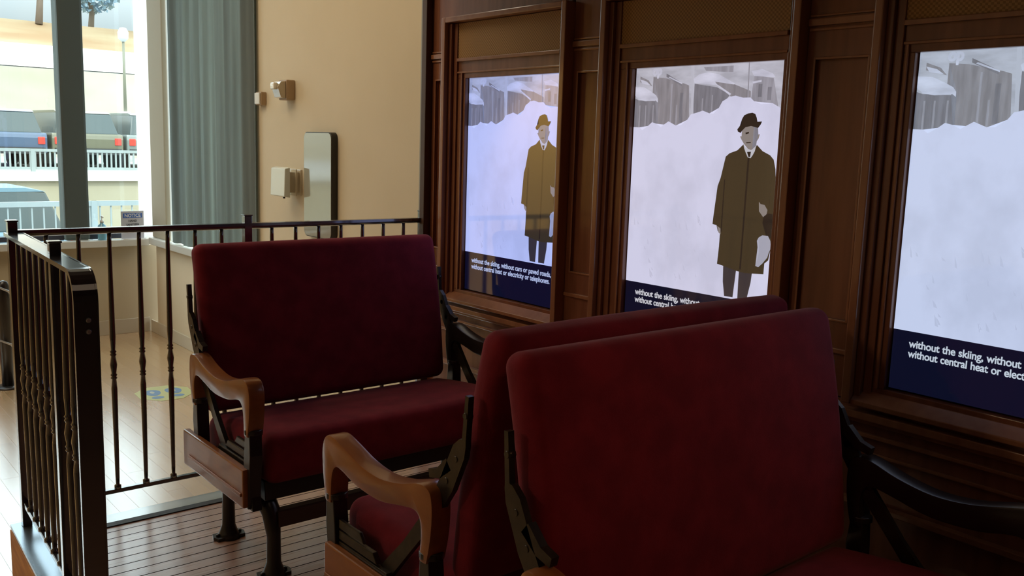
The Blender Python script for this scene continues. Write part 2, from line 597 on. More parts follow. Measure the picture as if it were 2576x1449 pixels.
# pilasters with raised-rim recessed panels and a small capital moulding
def pilaster(y1, y0, label):
    t = thing('pilaster', label, 'pilaster', (PX, (y0+y1)/2, 0.745), group='pilasters of the wooden train wall')
    cy = (y0+y1)/2
    def L(bm, x0, x1, a, b, z0, z1):
        box(bm, x0-PX, x1-PX, a-cy, b-cy, z0-0.745, z1-0.745)
    g = 0.030
    bm = BM()
    X0, X1 = PX, PX+0.0115
    L(bm, X0, X1, y0, y1, 0.75, 0.974)
    L(bm, X0, X1, y0, y1, 1.722, 1.99)
    L(bm, X0, X1, y0, y0+g, 0.974, 1.722)
    L(bm, X0, X1, y1-g, y1, 0.974, 1.722)
    obj('stile_frame', bm, M['mahog'], t)
    bm = BM()
    e = 0.007
    L(bm, X0-0.004, X0+0.004, y0+g-e, y0+g, 0.967, 1.729)
    L(bm, X0-0.004, X0+0.004, y1-g, y1-g+e, 0.967, 1.729)
    L(bm, X0-0.004, X0+0.004, y0+g, y1-g, 0.967, 0.974)
    L(bm, X0-0.004, X0+0.004, y0+g, y1-g, 1.722, 1.729)
    obj('panel_bead', bm, M['mahog2'], t, 0.0015)
    bm = BM()
    L(bm, X0-0.014, X0, y0+.004, y1-.004, 1.817, 1.838)
    L(bm, X0-0.007, X0, y0+.004, y1-.004, 1.803, 1.812)
    L(bm, X0-0.007, X0, y0+.004, y1-.004, 1.843, 1.850)
    obj('capital_moulding', bm, M['mahog2'], t, 0.003)
    bm = BM()
    L(bm, X0-0.010, X0, y0+.004, y1-.004, 0.875, 0.890)
    obj('base_moulding', bm, M['mahog2'], t, 0.003)
    return t
pilaster(YE-0.038, 3.432, 'narrow mahogany pilaster at the far end of the train wall')
pilaster(2.628, 2.450, 'mahogany pilaster between the farthest and the middle screen')
pilaster(1.620, 1.394, 'mahogany pilaster between the middle and the nearest screen')

# window casings
M['blind'] = mat('woven_brown_blind', (0.25, 0.135, 0.045), 0.8)
_nt = M['blind'].node_tree
_b = _nt.nodes['Principled BSDF']
_tc = _nt.nodes.new('ShaderNodeTexCoord')
_mp = _nt.nodes.new('ShaderNodeMapping')
_mp.inputs['Scale'].default_value = (1, 140, 150)
_ck = _nt.nodes.new('ShaderNodeTexChecker')
_ck.inputs['Scale'].default_value = 1
_ck.inputs['Color1'].default_value = (0.46, 0.27, 0.11, 1)
_ck.inputs['Color2'].default_value = (0.30, 0.17, 0.065, 1)
_nt.links.new(_tc.outputs['Object'], _mp.inputs[0])
_nt.links.new(_mp.outputs[0], _ck.inputs[0])
_nt.links.new(_ck.outputs[0], _b.inputs['Base Color'])

def casing(yf, yn, ys, label):
    """yf far edge, yn near edge, ys far edge of the screen"""
    t = thing('window_casing', label, 'window frame', (PX, (yf+yn)/2, 0.745), group='mahogany casings around the screens')
    cy, cz = (yf+yn)/2, 0.745
    SW = ys-0.615-0.012
    def L(bm, x0, x1, a, b, z0, z1):
        box(bm, x0-PX, x1-PX, a-cy, b-cy, z0-cz, z1-cz)
    XC = 2.392
    bm = BM()          # outer rim
    w = 0.026
    L(bm, XC, XS+0.029, yf-w, yf, 0.746, 1.985)
    L(bm, XC, XS+0.029, yn, yn+w, 0.746, 1.985)
    L(bm, XC, XS+0.029, yn+w, yf-w, 1.962, 1.985)
    obj('outer_rim', bm, M['mahog2'], t, 0.004)
    bm = BM()          # stepped reveal inside the rim
    for (xa, s0, s1) in ((2.414, w, w+0.020), (2.428, w+0.020, w+0.045)):
        L(bm, xa, XS+0.029, yf-s1, yf-s0, 0.746, 1.960)
        L(bm, xa, XS+0.029, yn+s0, yn+s1*0.8, 0.746, 1.960)
    obj('inner_reveal', bm, M['mahog'], t, 0.003)
    a, b = yn+w+0.036, yf-w-0.045
    bm = BM()          # frame face round the screen
    L(bm, 2.436, XS+0.029, a, b, 1.727, 1.800)
    L(bm, 2.436, XS+0.029, ys+0.004, b, 0.80, 1.727)
    L(bm, 2.436, XS+0.029, a, SW+0.008, 0.80, 1.727)
    L(bm, 2.436, XS+0.029, a, b, 0.746, 0.800)
    obj('screen_surround', bm, M['mahog'], t, 0.002)
    bm = BM()
    L(bm, 2.430, 2.436, a, b, 1.748, 1.756)
    L(bm, 2.424, 2.436, a, b, 1.798, 1.812)
    L(bm, 2.428, 2.436, ys+0.020, ys+0.028, 0.80, 1.748)
    L(bm, 2.428, 2.436, SW-0.016, SW-0.008, 0.80, 1.748)
    obj('surround_moulding', bm, M['mahog2'], t, 0.002)
    bm = BM()
    L(bm, 2.434, XS+0.029, a, b, 1.813, 1.960)
    obj('woven_blind', bm, M['blind'], t)
    bm = BM()
    prism(bm, [(2.398-PX, 0), (2.398-PX, 0.014), (2.436-PX, 0.042), (2.436-PX, 0)], yn+w-cy+.001, yf-w-cy-.001, 'y')
    obj('sloping_sill', bm, M['mahog2'], t, 0.003)
    return t
for (yf, yn, ys), lb in zip(mods, ('mahogany window casing with woven blind around the farthest, smallest-looking screen',
                                   'mahogany window casing around the middle screen',
                                   'mahogany window casing around the nearest screen, cut by the right edge')):
    casing(yf, yn, ys, lb)

# dado mouldings
for i, (z0, z1, x0) in enumerate(((0.706, 0.728, 2.405), (0.652, 0.664, 2.425), (0.600, 0.610, 2.430), (0.448, 0.466, 2.415), (0.0, 0.12, 2.424))):
    bm = BM()
    box(bm, x0, PX, -3.0, YE-0.037, z0, z1)
    if i == 0:
        box(bm, x0+0.015, PX, -3.0, YE-0.037, z0-0.014, z0)
    struct('trim_%d' % (6+i), bm, M['mahog2'] if i < 4 else M['mahog'], 0.003)

# unseen roof over the train, added to block light and keep the seats dark
bm = BM()
box(bm, 0.55, XR-0.002, -3.0, YE, ZW, ZW+0.08)
struct('trim_11', bm, mat('dark_light_shield', (0.10, 0.05, 0.03), 0.6))

# ------------------------------------------------------------------ screens
def emis(name, c, k=1.0, rough=0.06):
    m = mat(name, (0.005, 0.005, 0.005), rough, spec=0.85, coat=1.0, emit=c, estr=k)
    m.node_tree.nodes['Principled BSDF'].inputs['IOR'].default_value = 1.6
    return m

SNOWTOP = [(-0.003, 1.525), (0.028, 1.524), (0.042, 1.514), (0.068, 1.529), (0.086, 1.542), (0.106, 1.537), (0.128, 1.526), (0.141, 1.534), (0.161, 1.545), (0.195, 1.531), (0.216, 1.532), (0.243, 1.55), (0.257, 1.568), (0.284, 1.574), (0.307, 1.58), (0.335, 1.571), (0.351, 1.57), (0.372, 1.588), (0.385, 1.609), (0.414, 1.623), (0.435, 1.626), (0.465, 1.619), (0.493, 1.619), (0.508, 1.607), (0.537, 1.598), (0.578, 1.6), (0.606, 1.586), (0.620, 1.575)]
BG = {
 'bld1': [(0.0, 1.624), (0.017, 1.618), (0.109, 1.613), (0.111, 1.530), (0.0, 1.505)],
 'bld2': [(0.081, 1.696), (0.133, 1.691), (0.221, 1.67), (0.242, 1.663), (0.251, 1.54), (0.109, 1.520), (0.109, 1.619), (0.081, 1.642)],
 'bld3': [(0.265, 1.668), (0.359, 1.654), (0.413, 1.629), (0.385, 1.600), (0.351, 1.56), (0.265, 1.56)],
 'bld4': [(0.342, 1.675), (0.429, 1.661), (0.492, 1.639), (0.494, 1.61), (0.436, 1.61)],
 'bld5': [(0.501, 1.687), (0.574, 1.676), (0.600, 1.58), (0.537, 1.58), (0.494, 1.60)]}
FIG = {
 'legL': [(0.431, 1.09), (0.484, 1.075), (0.481, 1.039), (0.477, 0.981), (0.443, 0.981), (0.434, 1.028)],
 'legR': [(0.495, 1.075), (0.546, 1.075), (0.543, 1.038), (0.534, 0.994), (0.532, 0.981), (0.496, 0.981), (0.495, 1.036)],
 'coat': [(0.48, 1.474), (0.457, 1.454), (0.427, 1.444), (0.413, 1.433), (0.406, 1.401), (0.398, 1.364), (0.388, 1.337), (0.384, 1.291), (0.379, 1.24), (0.377, 1.212), (0.394, 1.209), (0.4, 1.191), (0.413, 1.18), (0.413, 1.146), (0.409, 1.113), (0.406, 1.083), (0.432, 1.079), (0.484, 1.069), (0.517, 1.066), (0.589, 1.071), (0.586, 1.102), (0.603, 1.117), (0.608, 1.148), (0.609, 1.192), (0.614, 1.228), (0.612, 1.271), (0.61, 1.357), (0.605, 1.4), (0.596, 1.429), (0.582, 1.442), (0.553, 1.454), (0.53, 1.473), (0.526, 1.464), (0.51, 1.431), (0.493, 1.444)],
 'shirt': [(0.478, 1.477), (0.489, 1.463), (0.505, 1.457), (0.528, 1.470), (0.524, 1.453), (0.517, 1.44), (0.510, 1.431), (0.499, 1.433), (0.491, 1.446), (0.483, 1.461)],
 'tie': [(0.495, 1.450), (0.510, 1.451), (0.508, 1.435), (0.502, 1.434)],
 'face': [(0.47, 1.53), (0.483, 1.535), (0.504, 1.537), (0.53, 1.53), (0.533, 1.505), (0.539, 1.506), (0.535, 1.492), (0.529, 1.484), (0.528, 1.470), (0.51, 1.456), (0.497, 1.460), (0.481, 1.475), (0.47, 1.489), (0.464, 1.498), (0.472, 1.499)],
 'shade': [(0.515, 1.53), (0.53, 1.53), (0.533, 1.505), (0.529, 1.484), (0.528, 1.470), (0.514, 1.458), (0.518, 1.49)],
 'eye': [(0.484, 1.510), (0.497, 1.513), (0.498, 1.508), (0.486, 1.505)],
 'mouth': [(0.490, 1.480), (0.507, 1.481), (0.507, 1.478), (0.490, 1.477)],
 'hat': [(0.452, 1.52), (0.461, 1.531), (0.469, 1.533), (0.468, 1.553), (0.475, 1.564), (0.49, 1.57), (0.506, 1.572), (0.517, 1.568), (0.523, 1.557), (0.527, 1.544), (0.544, 1.545), (0.54, 1.536), (0.531, 1.525), (0.504, 1.531), (0.483, 1.527), (0.471, 1.516), (0.466, 1.509), (0.455, 1.513)],
 'hand': [(0.553, 1.297), (0.560, 1.290), (0.575, 1.288), (0.587, 1.273), (0.585, 1.26), (0.573, 1.25), (0.556, 1.267)],
 'hand2': [(0.397, 1.207), (0.411, 1.200), (0.413, 1.181), (0.404, 1.186)],
 'case': [(0.575, 1.262), (0.613, 1.262), (0.610, 1.185), (0.590, 1.190), (0.572, 1.23)],
 'bag': [(0.556, 1.174), (0.562, 1.185), (0.575, 1.193), (0.596, 1.193), (0.606, 1.178), (0.610, 1.157), (0.603, 1.14), (0.599, 1.125), (0.583, 1.105), (0.568, 1.091), (0.557, 1.094), (0.564, 1.12), (0.567, 1.139), (0.560, 1.155)]}
KEYS = ['sky', 'bld', 'bldd', 'roof', 'snow', 'trou', 'coat', 'skin', 'shirt', 'dark', 'bag', 'post', 'bldm', 'hollow']
BASE = {'sky': (0.50, 0.50, 0.53), 'bld': (0.33, 0.32, 0.34), 'bldd': (0.21, 0.205, 0.22), 'roof': (0.60, 0.60, 0.66), 'snow': (0.60, 0.60, 0.70),
        'trou': (0.045, 0.035, 0.035), 'coat': (0.050, 0.034, 0.016), 'skin': (0.24, 0.21, 0.18), 'shirt': (0.50, 0.50, 0.50), 'dark': (0.022, 0.014, 0.010),
        'bag': (0.36, 0.36, 0.40), 'post': (0.48, 0.48, 0.51), 'bldm': (0.27, 0.255, 0.26), 'hollow': (0.54, 0.54, 0.63)}

def screen(ys, label, tint, tag_):
    SWD = 0.615
    t = thing('display_screen', label, 'screen', (XS, ys-SWD/2, 0.805), group='portrait screens in the train windows')
    def q(p, k):                    # (s from the far edge, z) -> local, k = layer
        return (-0.00025*k, SWD/2-max(0, min(SWD, p[0])), p[1]-0.805)
    bm = BM()
    box(bm, 0.001, 0.028, -SWD/2, SWD/2, 0, 0.922)
    obj('screen_body', bm, M['bezel'], t)
    mats = []
    for k in KEYS:
        c = BASE[k]
        m = emis('screen_%s_%s' % (k, tag_), tuple(c[i]*tint[i] for i in range(3)))
        mats.append(m)
        if k in ('snow', 'sky', 'bld', 'bldd', 'bldm', 'roof'):
            nt = m.node_tree
            tc = nt.nodes.new('ShaderNodeTexCoord')
            mp = nt.nodes.new('ShaderNodeMapping')
            mp.inputs['Scale'].default_value = (1, 6, 5) if k == 'snow' else (1, 60, 8) if k.startswith('bld') else (1, 9, 30)
            nz = nt.nodes.new('ShaderNodeTexNoise')
            nz.inputs['Scale'].default_value = 1
            nz.inputs['Detail'].default_value = 6
            rp = nt.nodes.new('ShaderNodeValToRGB')
            lo = 0.93 if k == 'snow' else 0.76
            rp.color_ramp.elements[0].position = 0.36
            rp.color_ramp.elements[1].position = 0.56 if k == 'snow' else 0.66
            rp.color_ramp.elements[0].color = (*[c[i]*tint[i]*lo for i in range(3)], 1)
            rp.color_ramp.elements[1].color = (*[c[i]*tint[i]*1.06 for i in range(3)], 1)
            nt.links.new(tc.outputs['Object'], mp.inputs[0])
            nt.links.new(mp.outputs[0], nz.inputs[0])
            nt.links.new(nz.outputs[0], rp.inputs[0])
            nt.links.new(rp.outputs[0], nt.nodes['Principled BSDF'].inputs['Emission Color'])
    K = {k: i for i, k in enumerate(KEYS)}
    bm = BM()
    def poly(pts, key, layer):
        f = bm.faces.new([bm.verts.new(q(p, layer)) for p in pts])
        f.material_index = K[key]
        r = bmesh.ops.triangulate(bm, faces=[f])
        for g in r['faces']:
            g.material_index = K[key]
    poly([(0, 0.975), (SWD, 0.975), (SWD, 1.727), (0, 1.727)], 'sky', 0)
    for k, key in (('bld1', 'bldd'), ('bld2', 'bldm'), ('bld3', 'bldd'), ('bld4', 'bldm'), ('bld5', 'bld')):
        poly(BG[k], key, 1)
    poly([(0.14, 1.706), (0.209, 1.673), (0.21, 1.662), (0.14, 1.695)], 'bldd', 2)
    poly([(0.02, 1.70), (0.06, 1.685), (0.078, 1.665), (0.02, 1.68)], 'bldm', 2)
    poly([(0.30, 1.72), (0.42, 1.72), (0.42, 1.70), (0.37, 1.703), (0.31, 1.708)], 'bld', 1)
    for x, z0, z1 in ((0.022, 1.51, 1.60), (0.050, 1.51, 1.60), (0.085, 1.54, 1.60), (0.165, 1.53, 1.67), (0.19, 1.53, 1.60), (0.30, 1.57, 1.62), (0.34, 1.565, 1.63)):
        poly([(x, z0), (x+0.006, z0), (x+0.005, z1), (x, z1)], 'bld', 2)
    for x, z0, z1 in ((0.03, 1.52, 1.60), (0.065, 1.53, 1.60), (0.205, 1.54, 1.64), (0.52, 1.62, 1.66), (0.555, 1.61, 1.65)):
        poly([(x, z0), (x+0.014, z0), (x+0.014, z1), (x, z1)], 'bldd', 2)
    poly([(0.26, 1.684), (0.283, 1.698), (0.321, 1.703), (0.363, 1.695), (0.429, 1.664), (0.425, 1.661), (0.350, 1.672), (0.36, 1.660), (0.265, 1.670)], 'roof', 3)
    poly([(0.355, 1.662), (0.362, 1.662), (0.417, 1.632), (0.412, 1.627)], 'roof', 3)
    poly([(0.49, 1.70), (0.53, 1.705), (0.57, 1.69), (0.58, 1.678), (0.5, 1.685)], 'roof', 3)
    poly([(0.495, 1.668), (0.53, 1.672), (0.53, 1.666), (0.5, 1.662)], 'roof', 3)
    poly([(0.0, 1.665), (0.04, 1.662), (0.077, 1.645), (0.098, 1.634), (0.107, 1.622), (0.107, 1.609), (0.098, 1.616), (0.05, 1.614), (0.017, 1.620), (0.0, 1.634)], 'roof', 3)
    poly([(0.02, 1.69), (0.05, 1.682), (0.07, 1.668), (0.03, 1.675)], 'roof', 3)
    poly([(0.155, 1.695), (0.212, 1.672), (0.212, 1.668), (0.15, 1.692)], 'roof', 3)
    poly([(0.247, 1.727), (0.258, 1.727), (0.268, 1.565), (0.258, 1.565)], 'post', 4)
    poly([(0.478, 1.727), (0.482, 1.727), (0.486, 1.61), (0.481, 1.61)], 'bld', 4)
    poly([(0, 0.975)]+[(SWD, 0.975)]+[(max(0, s), z) for s, z in SNOWTOP][::-1], 'snow', 5)
    random.seed(3)
    for i in range(26):            # faint hollows in the snow
        s0 = random.uniform(0.01, 0.36)
        z0 = random.uniform(1.02, 1.24)
        w_, h_ = random.uniform(0.003, 0.010), random.uniform(0.010, 0.035)
        poly([(s0, z0), (s0+w_, z0-h_*0.5), (s0+w_*1.6, z0-h_), (s0+w_*0.5, z0-h_*0.9)], 'hollow', 6)
    for k, key, ly in (('legL', 'trou', 6), ('legR', 'trou', 6), ('coat', 'coat', 7), ('case', 'dark', 8), ('shirt', 'shirt', 8), ('tie', 'dark', 9), ('face', 'skin', 9), ('shade', 'bldd', 10),
                       ('eye', 'dark', 10.5), ('mouth', 'dark', 10.5), ('hat', 'dark', 11), ('hand', 'skin', 9), ('hand2', 'skin', 9), ('bag', 'bag', 9)):
        poly(FIG[k], key, ly)
    poly([(0.499, 1.431), (0.506, 1.431), (0.502, 1.075), (0.496, 1.075)], 'dark', 8)
    poly([(0.413, 1.36), (0.417, 1.36), (0.416, 1.19), (0.412, 1.19)], 'dark', 8)
    pic = obj('picture', bm, mats, t)
    tag(pic, 'old photograph of a person in bowler hat and long overcoat before a snowbank')
    for f in pic.data.polygons:
        pass
    bm = BM()
    f = bm.faces.new([bm.verts.new(q(p, 0)) for p in ((0, 0.806), (SWD, 0.806), (SWD, 0.975), (0, 0.975))])
    cb = obj('caption_bar', bm, emis('caption_navy_'+tag_, tuple(0.012*v for v in (0.35*tint[0], 0.4*tint[1], 1.3*tint[2]))), t)
    mt = emis('caption_white_'+tag_, tuple(0.62*v for v in tint))
    def text(body, size, s, z, off, m, parent, nm):
        cd = bpy.data.curves.new(nm, 'FONT')
        cd.body = body
        cd.size = size
        cd.offset = off
        cd.space_character = 0.97
        cd.space_word = 1.12
        tmp = bpy.data.objects.new('tmp', cd)
        COL.objects.link(tmp)
        bpy.context.view_layer.update()
        me = bpy.data.meshes.new_from_object(tmp)
        bpy.data.objects.remove(tmp)
        me.name = nm
        me.materials.clear()
        me.materials.append(m)
        o = bpy.data.objects.new(nm, me)
        COL.objects.link(o)
        o.parent = parent
        xs = [v.co.x for v in me.vertices]
        return o, max(xs)
    for body, z, wd in (('without the skiing, without cars or paved roads,', 0.931, 0.527), ('without central heat or electricity or telephones.', 0.903, 0.520)):
        o, wx = text(body, 0.030, 0, 0, 0.0006, mt, t, 'caption_text')
        k = wd/wx
        # reading direction is -Y, up is Z, facing -X
        o.matrix_local = Matrix(((0, 0, -1, -0.0012), (-k, 0, 0, SWD/2-0.048), (0, 1.0, 0, z-0.805), (0, 0, 0, 1)))
    o, wx = text('op', 0.050, 0, 0, 0.002, mats[K['roof']], t, 'sign_lettering')
    o.matrix_local = Matrix(((0, 0, -1, -0.0016), (-0.8, 0, 0, SWD/2-0.077), (0, 0.9, 0, 1.702-0.805), (0, 0, 0, 1)))
    return t
screen(3.301, 'farthest portrait screen in the train wall, violet-tinted snow picture with a person in a coat', (0.74, 0.86, 1.34), 'violet')
screen(2.316, 'middle portrait screen in the train wall, its caption cut off by the red seat backs', (1.02, 1.0, 1.10), 'grey')
screen(1.284, 'nearest portrait screen in the train wall, cut by the right edge of the photo', (0.88, 1.00, 1.16), 'blue')

# ================================================================== BENCHES (walkover train seats)
def make_bench(label, loc, rz=0, aisle=-1):
    """local: origin on the floor at the bench centre, back towards +y, width along x (left end at -x when rz=0)"""
    t = thing('train_bench', label, 'bench', loc, rz, group='walkover train seats with red velvet cushions')
    HW = 0.52
    bm = BM()
    def warp(p):
        k = 1-(abs(p.x)/HW)**4*0.4
        p = p.copy()
        if p.z > 0:
            p.z += 0.014*k*(1-(p.y/0.28)**2)
        p.z -= 0.10*p.y
        return p
    rbox(bm, (0, 0.012, 0.383), (HW, 0.268, 0.084), 0.045, 8, warp)
    obj('seat_cushion', bm, M['velvet'], t)
    bm = BM()
    box(bm, -HW+0.01, HW-0.01, -0.205, 0.205, 0.262, 0.330)
    obj('seat_base', bm, M['iron'], t, 0.004)
    bm = BM()
    ang = math.atan2(0.105, 0.60)
    def wb(p):
        u = p.z/0.30
        q = p.copy()
        q.y += 0.014*(u*u-0.4) - 0.010*(1-(p.x/0.54)**2)*(1 if p.y < 0 else 0)
        y = q.y*math.cos(ang)+q.z*math.sin(ang)
        z = -q.y*math.sin(ang)+q.z*math.cos(ang)
        return Vector((q.x, y, z))
    rbox(bm, (0, 0.313, 0.753), (0.522, 0.042, 0.308), 0.036, 8, wb)
    obj('backrest', bm, M['velvet'], t)
    for sx in (-1, 1):
        xo, xi = (-0.585, -0.530) if sx < 0 else (0.530, 0.585)
        # wooden armrest: inverted U with a dipped top
        bm = BM()
        out = smooth_line([(-0.240, 0.50), (-0.254, 0.58), (-0.256, 0.64), (-0.240, 0.676), (-0.205, 0.686), (-0.15, 0.674), (-0.06, 0.651), (0.03, 0.645), (0.12, 0.660), (0.19, 0.682), (0.228, 0.684), (0.250, 0.668), (0.256, 0.62), (0.250, 0.56), (0.236, 0.50)])
        inn = smooth_line([(0.205, 0.50), (0.212, 0.56), (0.206, 0.600), (0.182, 0.614), (0.13, 0.606), (0.03, 0.586), (-0.08, 0.590), (-0.15, 0.606), (-0.185, 0.606), (-0.205, 0.575), (-0.210, 0.50)])
        A = out+inn
        # (the wall side arm is black iron)
        fs = prism(bm, A, xo, xi, 'x')
        ao = obj('armrest', bm, M['armwood'] if sx == aisle else M['iron'], t, 0.007)
        for p in ao.data.polygons:
            p.use_smooth = True
        ao.data.set_sharp_from_angle(angle=0.7)
        # cast iron end frame below the arm
        bm = BM()
        x0, x1 = (xo+0.006, xi-0.006)
        strap(bm, [(0.220, 0.515), (0.222, 0.44), (0.214, 0.36), (0.20, 0.28)], [0.034, 0.046, 0.040, 0.05], x0, x1)
        strap(bm, [(-0.225, 0.515), (-0.222, 0.44), (-0.214, 0.36), (-0.20, 0.26)], [0.036, 0.048, 0.044, 0.055], x0, x1)
        prism(bm, [(-0.24, 0.25), (0.24, 0.25), (0.22, 0.345), (-0.22, 0.345)], x0+.01, x1, 'x')
        lathe(bm, [(0.001, 0.506), (0.030, 0.508), (0.030, 0.524), (0.001, 0.526)], (xo+xi)/2, -0.225, 10)
        lathe(bm, [(0.001, 0.506), (0.030, 0.508), (0.030, 0.524), (0.001, 0.526)], (xo+xi)/2, 0.220, 10)
        obj('end_frame', bm, M['iron'], t, 0.003)
        # stepped bronze casting inside the frame
        bm = BM()
        for k in range(4):
            z = 0.346+0.030*k
            w_ = 0.16-0.032*k
            prism(bm, [(-0.19, z), (-0.19+2*w_, z), (-0.19+2*w_-0.02, z+0.025), (-0.19, z+0.025)], x0+0.010+0.005*k, x1-0.008, 'x')
        obj('stepped_casting', bm, M['iron2'], t, 0.003)
        # wooden side board with a bead
        bm = BM()
        xb = (xo-0.010, xo+0.014) if sx < 0 else (xi-0.014, xi+0.010)
        box(bm, xb[0], xb[1], -0.225, 0.300, 0.262, 0.392)
        obj('side_board', bm, M['armwood'] if sx == aisle else M['mahog'], t, 0.005)
        bm = BM()
        xb2 = (xb[0]-0.006, xb[0]) if sx < 0 else (xb[1], xb[1]+0.006)
        box(bm, xb2[0], xb2[1], -0.215, 0.245, 0.300, 0.312)
        obj('side_board_bead', bm, M['armwood'] if sx == aisle else M['mahog'], t, 0.002)
        # walkover lever
        bm = BM()
        xl = (-0.5515, -0.5405) if sx < 0 else (0.5405, 0.5515)
        strap(bm, [(0.338, 0.915), (0.330, 0.815), (0.326, 0.808), (0.312, 0.785), (0.270, 0.70), (0.205, 0.60), (0.11, 0.49), (0.02, 0.395), (-0.005, 0.365)],
              [0.012, 0.014, 0.026, 0.046, 0.050, 0.040, 0.034, 0.042, 0.05], xl[0]-0.004*(sx < 0), xl[1]+0.004*(sx > 0))
        strap(bm, [(0.275, 0.745), (0.235, 0.712), (0.200, 0.703)], [0.03, 0.024, 0.02], xl[0]-0.004, xl[1]+0.004)
        for (yy, zz) in ((0.333, 0.87), (0.302, 0.765), (0.268, 0.705)):
            tube(bm, [(xl[0]-0.006 if sx < 0 else xl[1]+0.006, yy, zz), (xl[1] if sx < 0 else xl[0], yy, zz)], [0.007, 0.010], 10)
        obj('back_lever', bm, M['iron2'], t, 0)
        # pedestal legs
        xl0 = -0.485 if sx < 0 else 0.485
        for nm, path, rr in (('rear', [(xl0, 0.12, 0.30), (xl0, 0.155, 0.22), (xl0, 0.163, 0.14), (xl0, 0.165, 0.05), (xl0, 0.165, 0.022), (xl0, 0.165, 0.002)], [0.034, 0.026, 0.022, 0.024, 0.034, 0.046]),
                             ('front', [(xl0, -0.02, 0.30), (xl0, -0.13, 0.262), (xl0, -0.195, 0.215), (xl0, -0.212, 0.14), (xl0, -0.212, 0.05), (xl0, -0.212, 0.022), (xl0, -0.212, 0.002)], [0.036, 0.036, 0.032, 0.023, 0.024, 0.034, 0.046])):
            bm = BM()
            tube(bm, path, rr, 12)
            leg = obj('leg', bm, M['iron'], t)
            bm = BM()
            ly = path[-1][1]
            prism(bm, [(xl0-0.050, ly-0.028), (xl0+0.050, ly-0.028), (xl0+0.058, ly), (xl0+0.050, ly+0.028), (xl0-0.050, ly+0.028), (xl0-0.058, ly)], 0.0, 0.012, 'z')
            lathe(bm, [(0.008, 0.012), (0.008, 0.018), (0.001, 0.020)], xl0-0.040, ly, 8)
            lathe(bm, [(0.008, 0.012), (0.008, 0.018), (0.001, 0.020)], xl0+0.040, ly, 8)
            obj('foot_plate', bm, M['iron2'], leg)
    bm = BM()
    box(bm, -0.475, 0.475, -0.232, -0.192, 0.170, 0.228)
    obj('foot_rail', bm, mat('dark_foot_rail', (0.06, 0.028, 0.018), 0.4, coat=0.2) if 'dark_foot_rail' not in bpy.data.materials else bpy.data.materials['dark_foot_rail'], t, 0.005)
    return t
b1 = make_bench('dark red velvet train bench nearest the far railing, seat facing the viewer', (1.755, 2.950, 0))
b2 = make_bench('red velvet train bench facing away, its back directly behind the nearest backrest', (1.712, 1.875, 0), PI, 1)
b3 = copy_tree(b1)
b3.location = (1.630, 0.965, 0)
b3['label'] = 'red velvet train bench in the foreground with the largest backrest, below the nearest screen'

# ================================================================== RAILINGS
def baluster_profile(z0, z1):
    h = z1-z0
    return [(0.013, z0), (0.013, z0+0.012), (0.007, z0+0.016), (0.008, z0+0.05), (0.0115, z0+0.40), (0.0085, z0+0.435), (0.013, z0+0.440), (0.009, z0+0.446), (0.013, z0+0.452), (0.009, z0+0.458),
            (0.014, z0+0.492), (0.0085, z0+0.525), (0.013, z0+0.531), (0.009, z0+0.537), (0.013, z0+0.543), (0.0085, z0+0.549), (0.0115, z0+0.60), (0.008, z1-0.03), (0.0075, z1)]

rl = thing('railing', 'black metal railing along the far edge of the platform, behind the dark bench', 'railing', (0.705, 3.605, 0), group='platform railings')
bm = BM()
tube(bm, [(0, 0, 1.088), (1.715, 0, 1.088)], 0.014, 8, flat=(1, 0.9))
box(bm, 0, 1.715, -0.018, 0.018, 1.088, 1.100)
obj('top_rail', bm, M['rail'], rl)
bm = BM()
box(bm, 0, 1.715, -0.010, 0.010, 0.068, 0.084)
obj('bottom_rail', bm, M['rail'], rl, 0.002)
SP = 1.725/16
def post_mesh(w, z1):
    bm = BM()
    box(bm, -w, w, -w, w, 0.0125, z1-0.006)
    box(bm, -w-0.003, w+0.003, -w-0.003, w+0.003, z1-0.006, z1)
    return bm
p0 = obj('post', post_mesh(0.0155, 1.135), M['rail'], rl, 0.002)
def long_post():
    bm = post_mesh(0.0155, 1.135)
    for v in bm.verts:
        if v.co.z < 0.05:
            v.co.z = F
    return bm
p1 = obj('post', long_post(), M['rail'], rl, 0.002)
p1.location = (SP*8, 0, 0)
bm = BM()
lathe(bm, baluster_profile(0.084, 1.082), 0, 0, 10)
bal = obj('baluster', bm, M['rail'], rl)
bal.location = (SP, 0, 0)
for k in range(2, 16):
    if k == 8:
        continue
    c = bal.copy()
    c.location = (SP*k, 0, 0)
    COL.objects.link(c)
    c.parent = rl
c = p1.copy()
c.scale = (0.55, 0.55, 1)
c.location = (1.709, 0, 0)
COL.objects.link(c)
c.parent = rl

sr = thing('railing', 'short black side railing at left, its flat top bar curving down at one end', 'railing', (0.705, 3.605, 0), math.atan2(0.050, 1.09)*-1, group='platform railings')
LN = 1.085
bm = BM()
path = [(-0.02, 1.088)]
path += [(-(LN-0.075), 1.088)]
for k in range(1, 9):
    a = k/8*PI/2
    path.append((-(LN-0.075)-0.075*math.sin(a), 1.088-0.075*(1-math.cos(a))))
path += [(-LN, 0.60), (-LN, 0.0125)]
strap(bm, path, 0.010, -0.026, 0.026)
strap(bm, path, 0.013, -0.030, -0.025)
strap(bm, path, 0.013, 0.025, 0.030)
obj('top_bar', bm, M['rail'], sr)
bm = BM()
box(bm, -0.010, 0.010, -LN+0.01, -0.02, 0.090, 0.108)
obj('bottom_rail', bm, M['rail'], sr, 0.002)
for yy in (-0.715,):
    c = p0.copy()
    c.location = (0, yy, 0)
    COL.objects.link(c)
    c.parent = sr
n = 0
for yy in (-0.105, -0.207, -0.309, -0.411, -0.513, -0.615, -0.815, -0.905, -0.995):
    c = bal.copy()
    c.location = (0, yy, 0.02)
    c.scale = (1, 1, 0.985)
    COL.objects.link(c)
    c.parent = sr
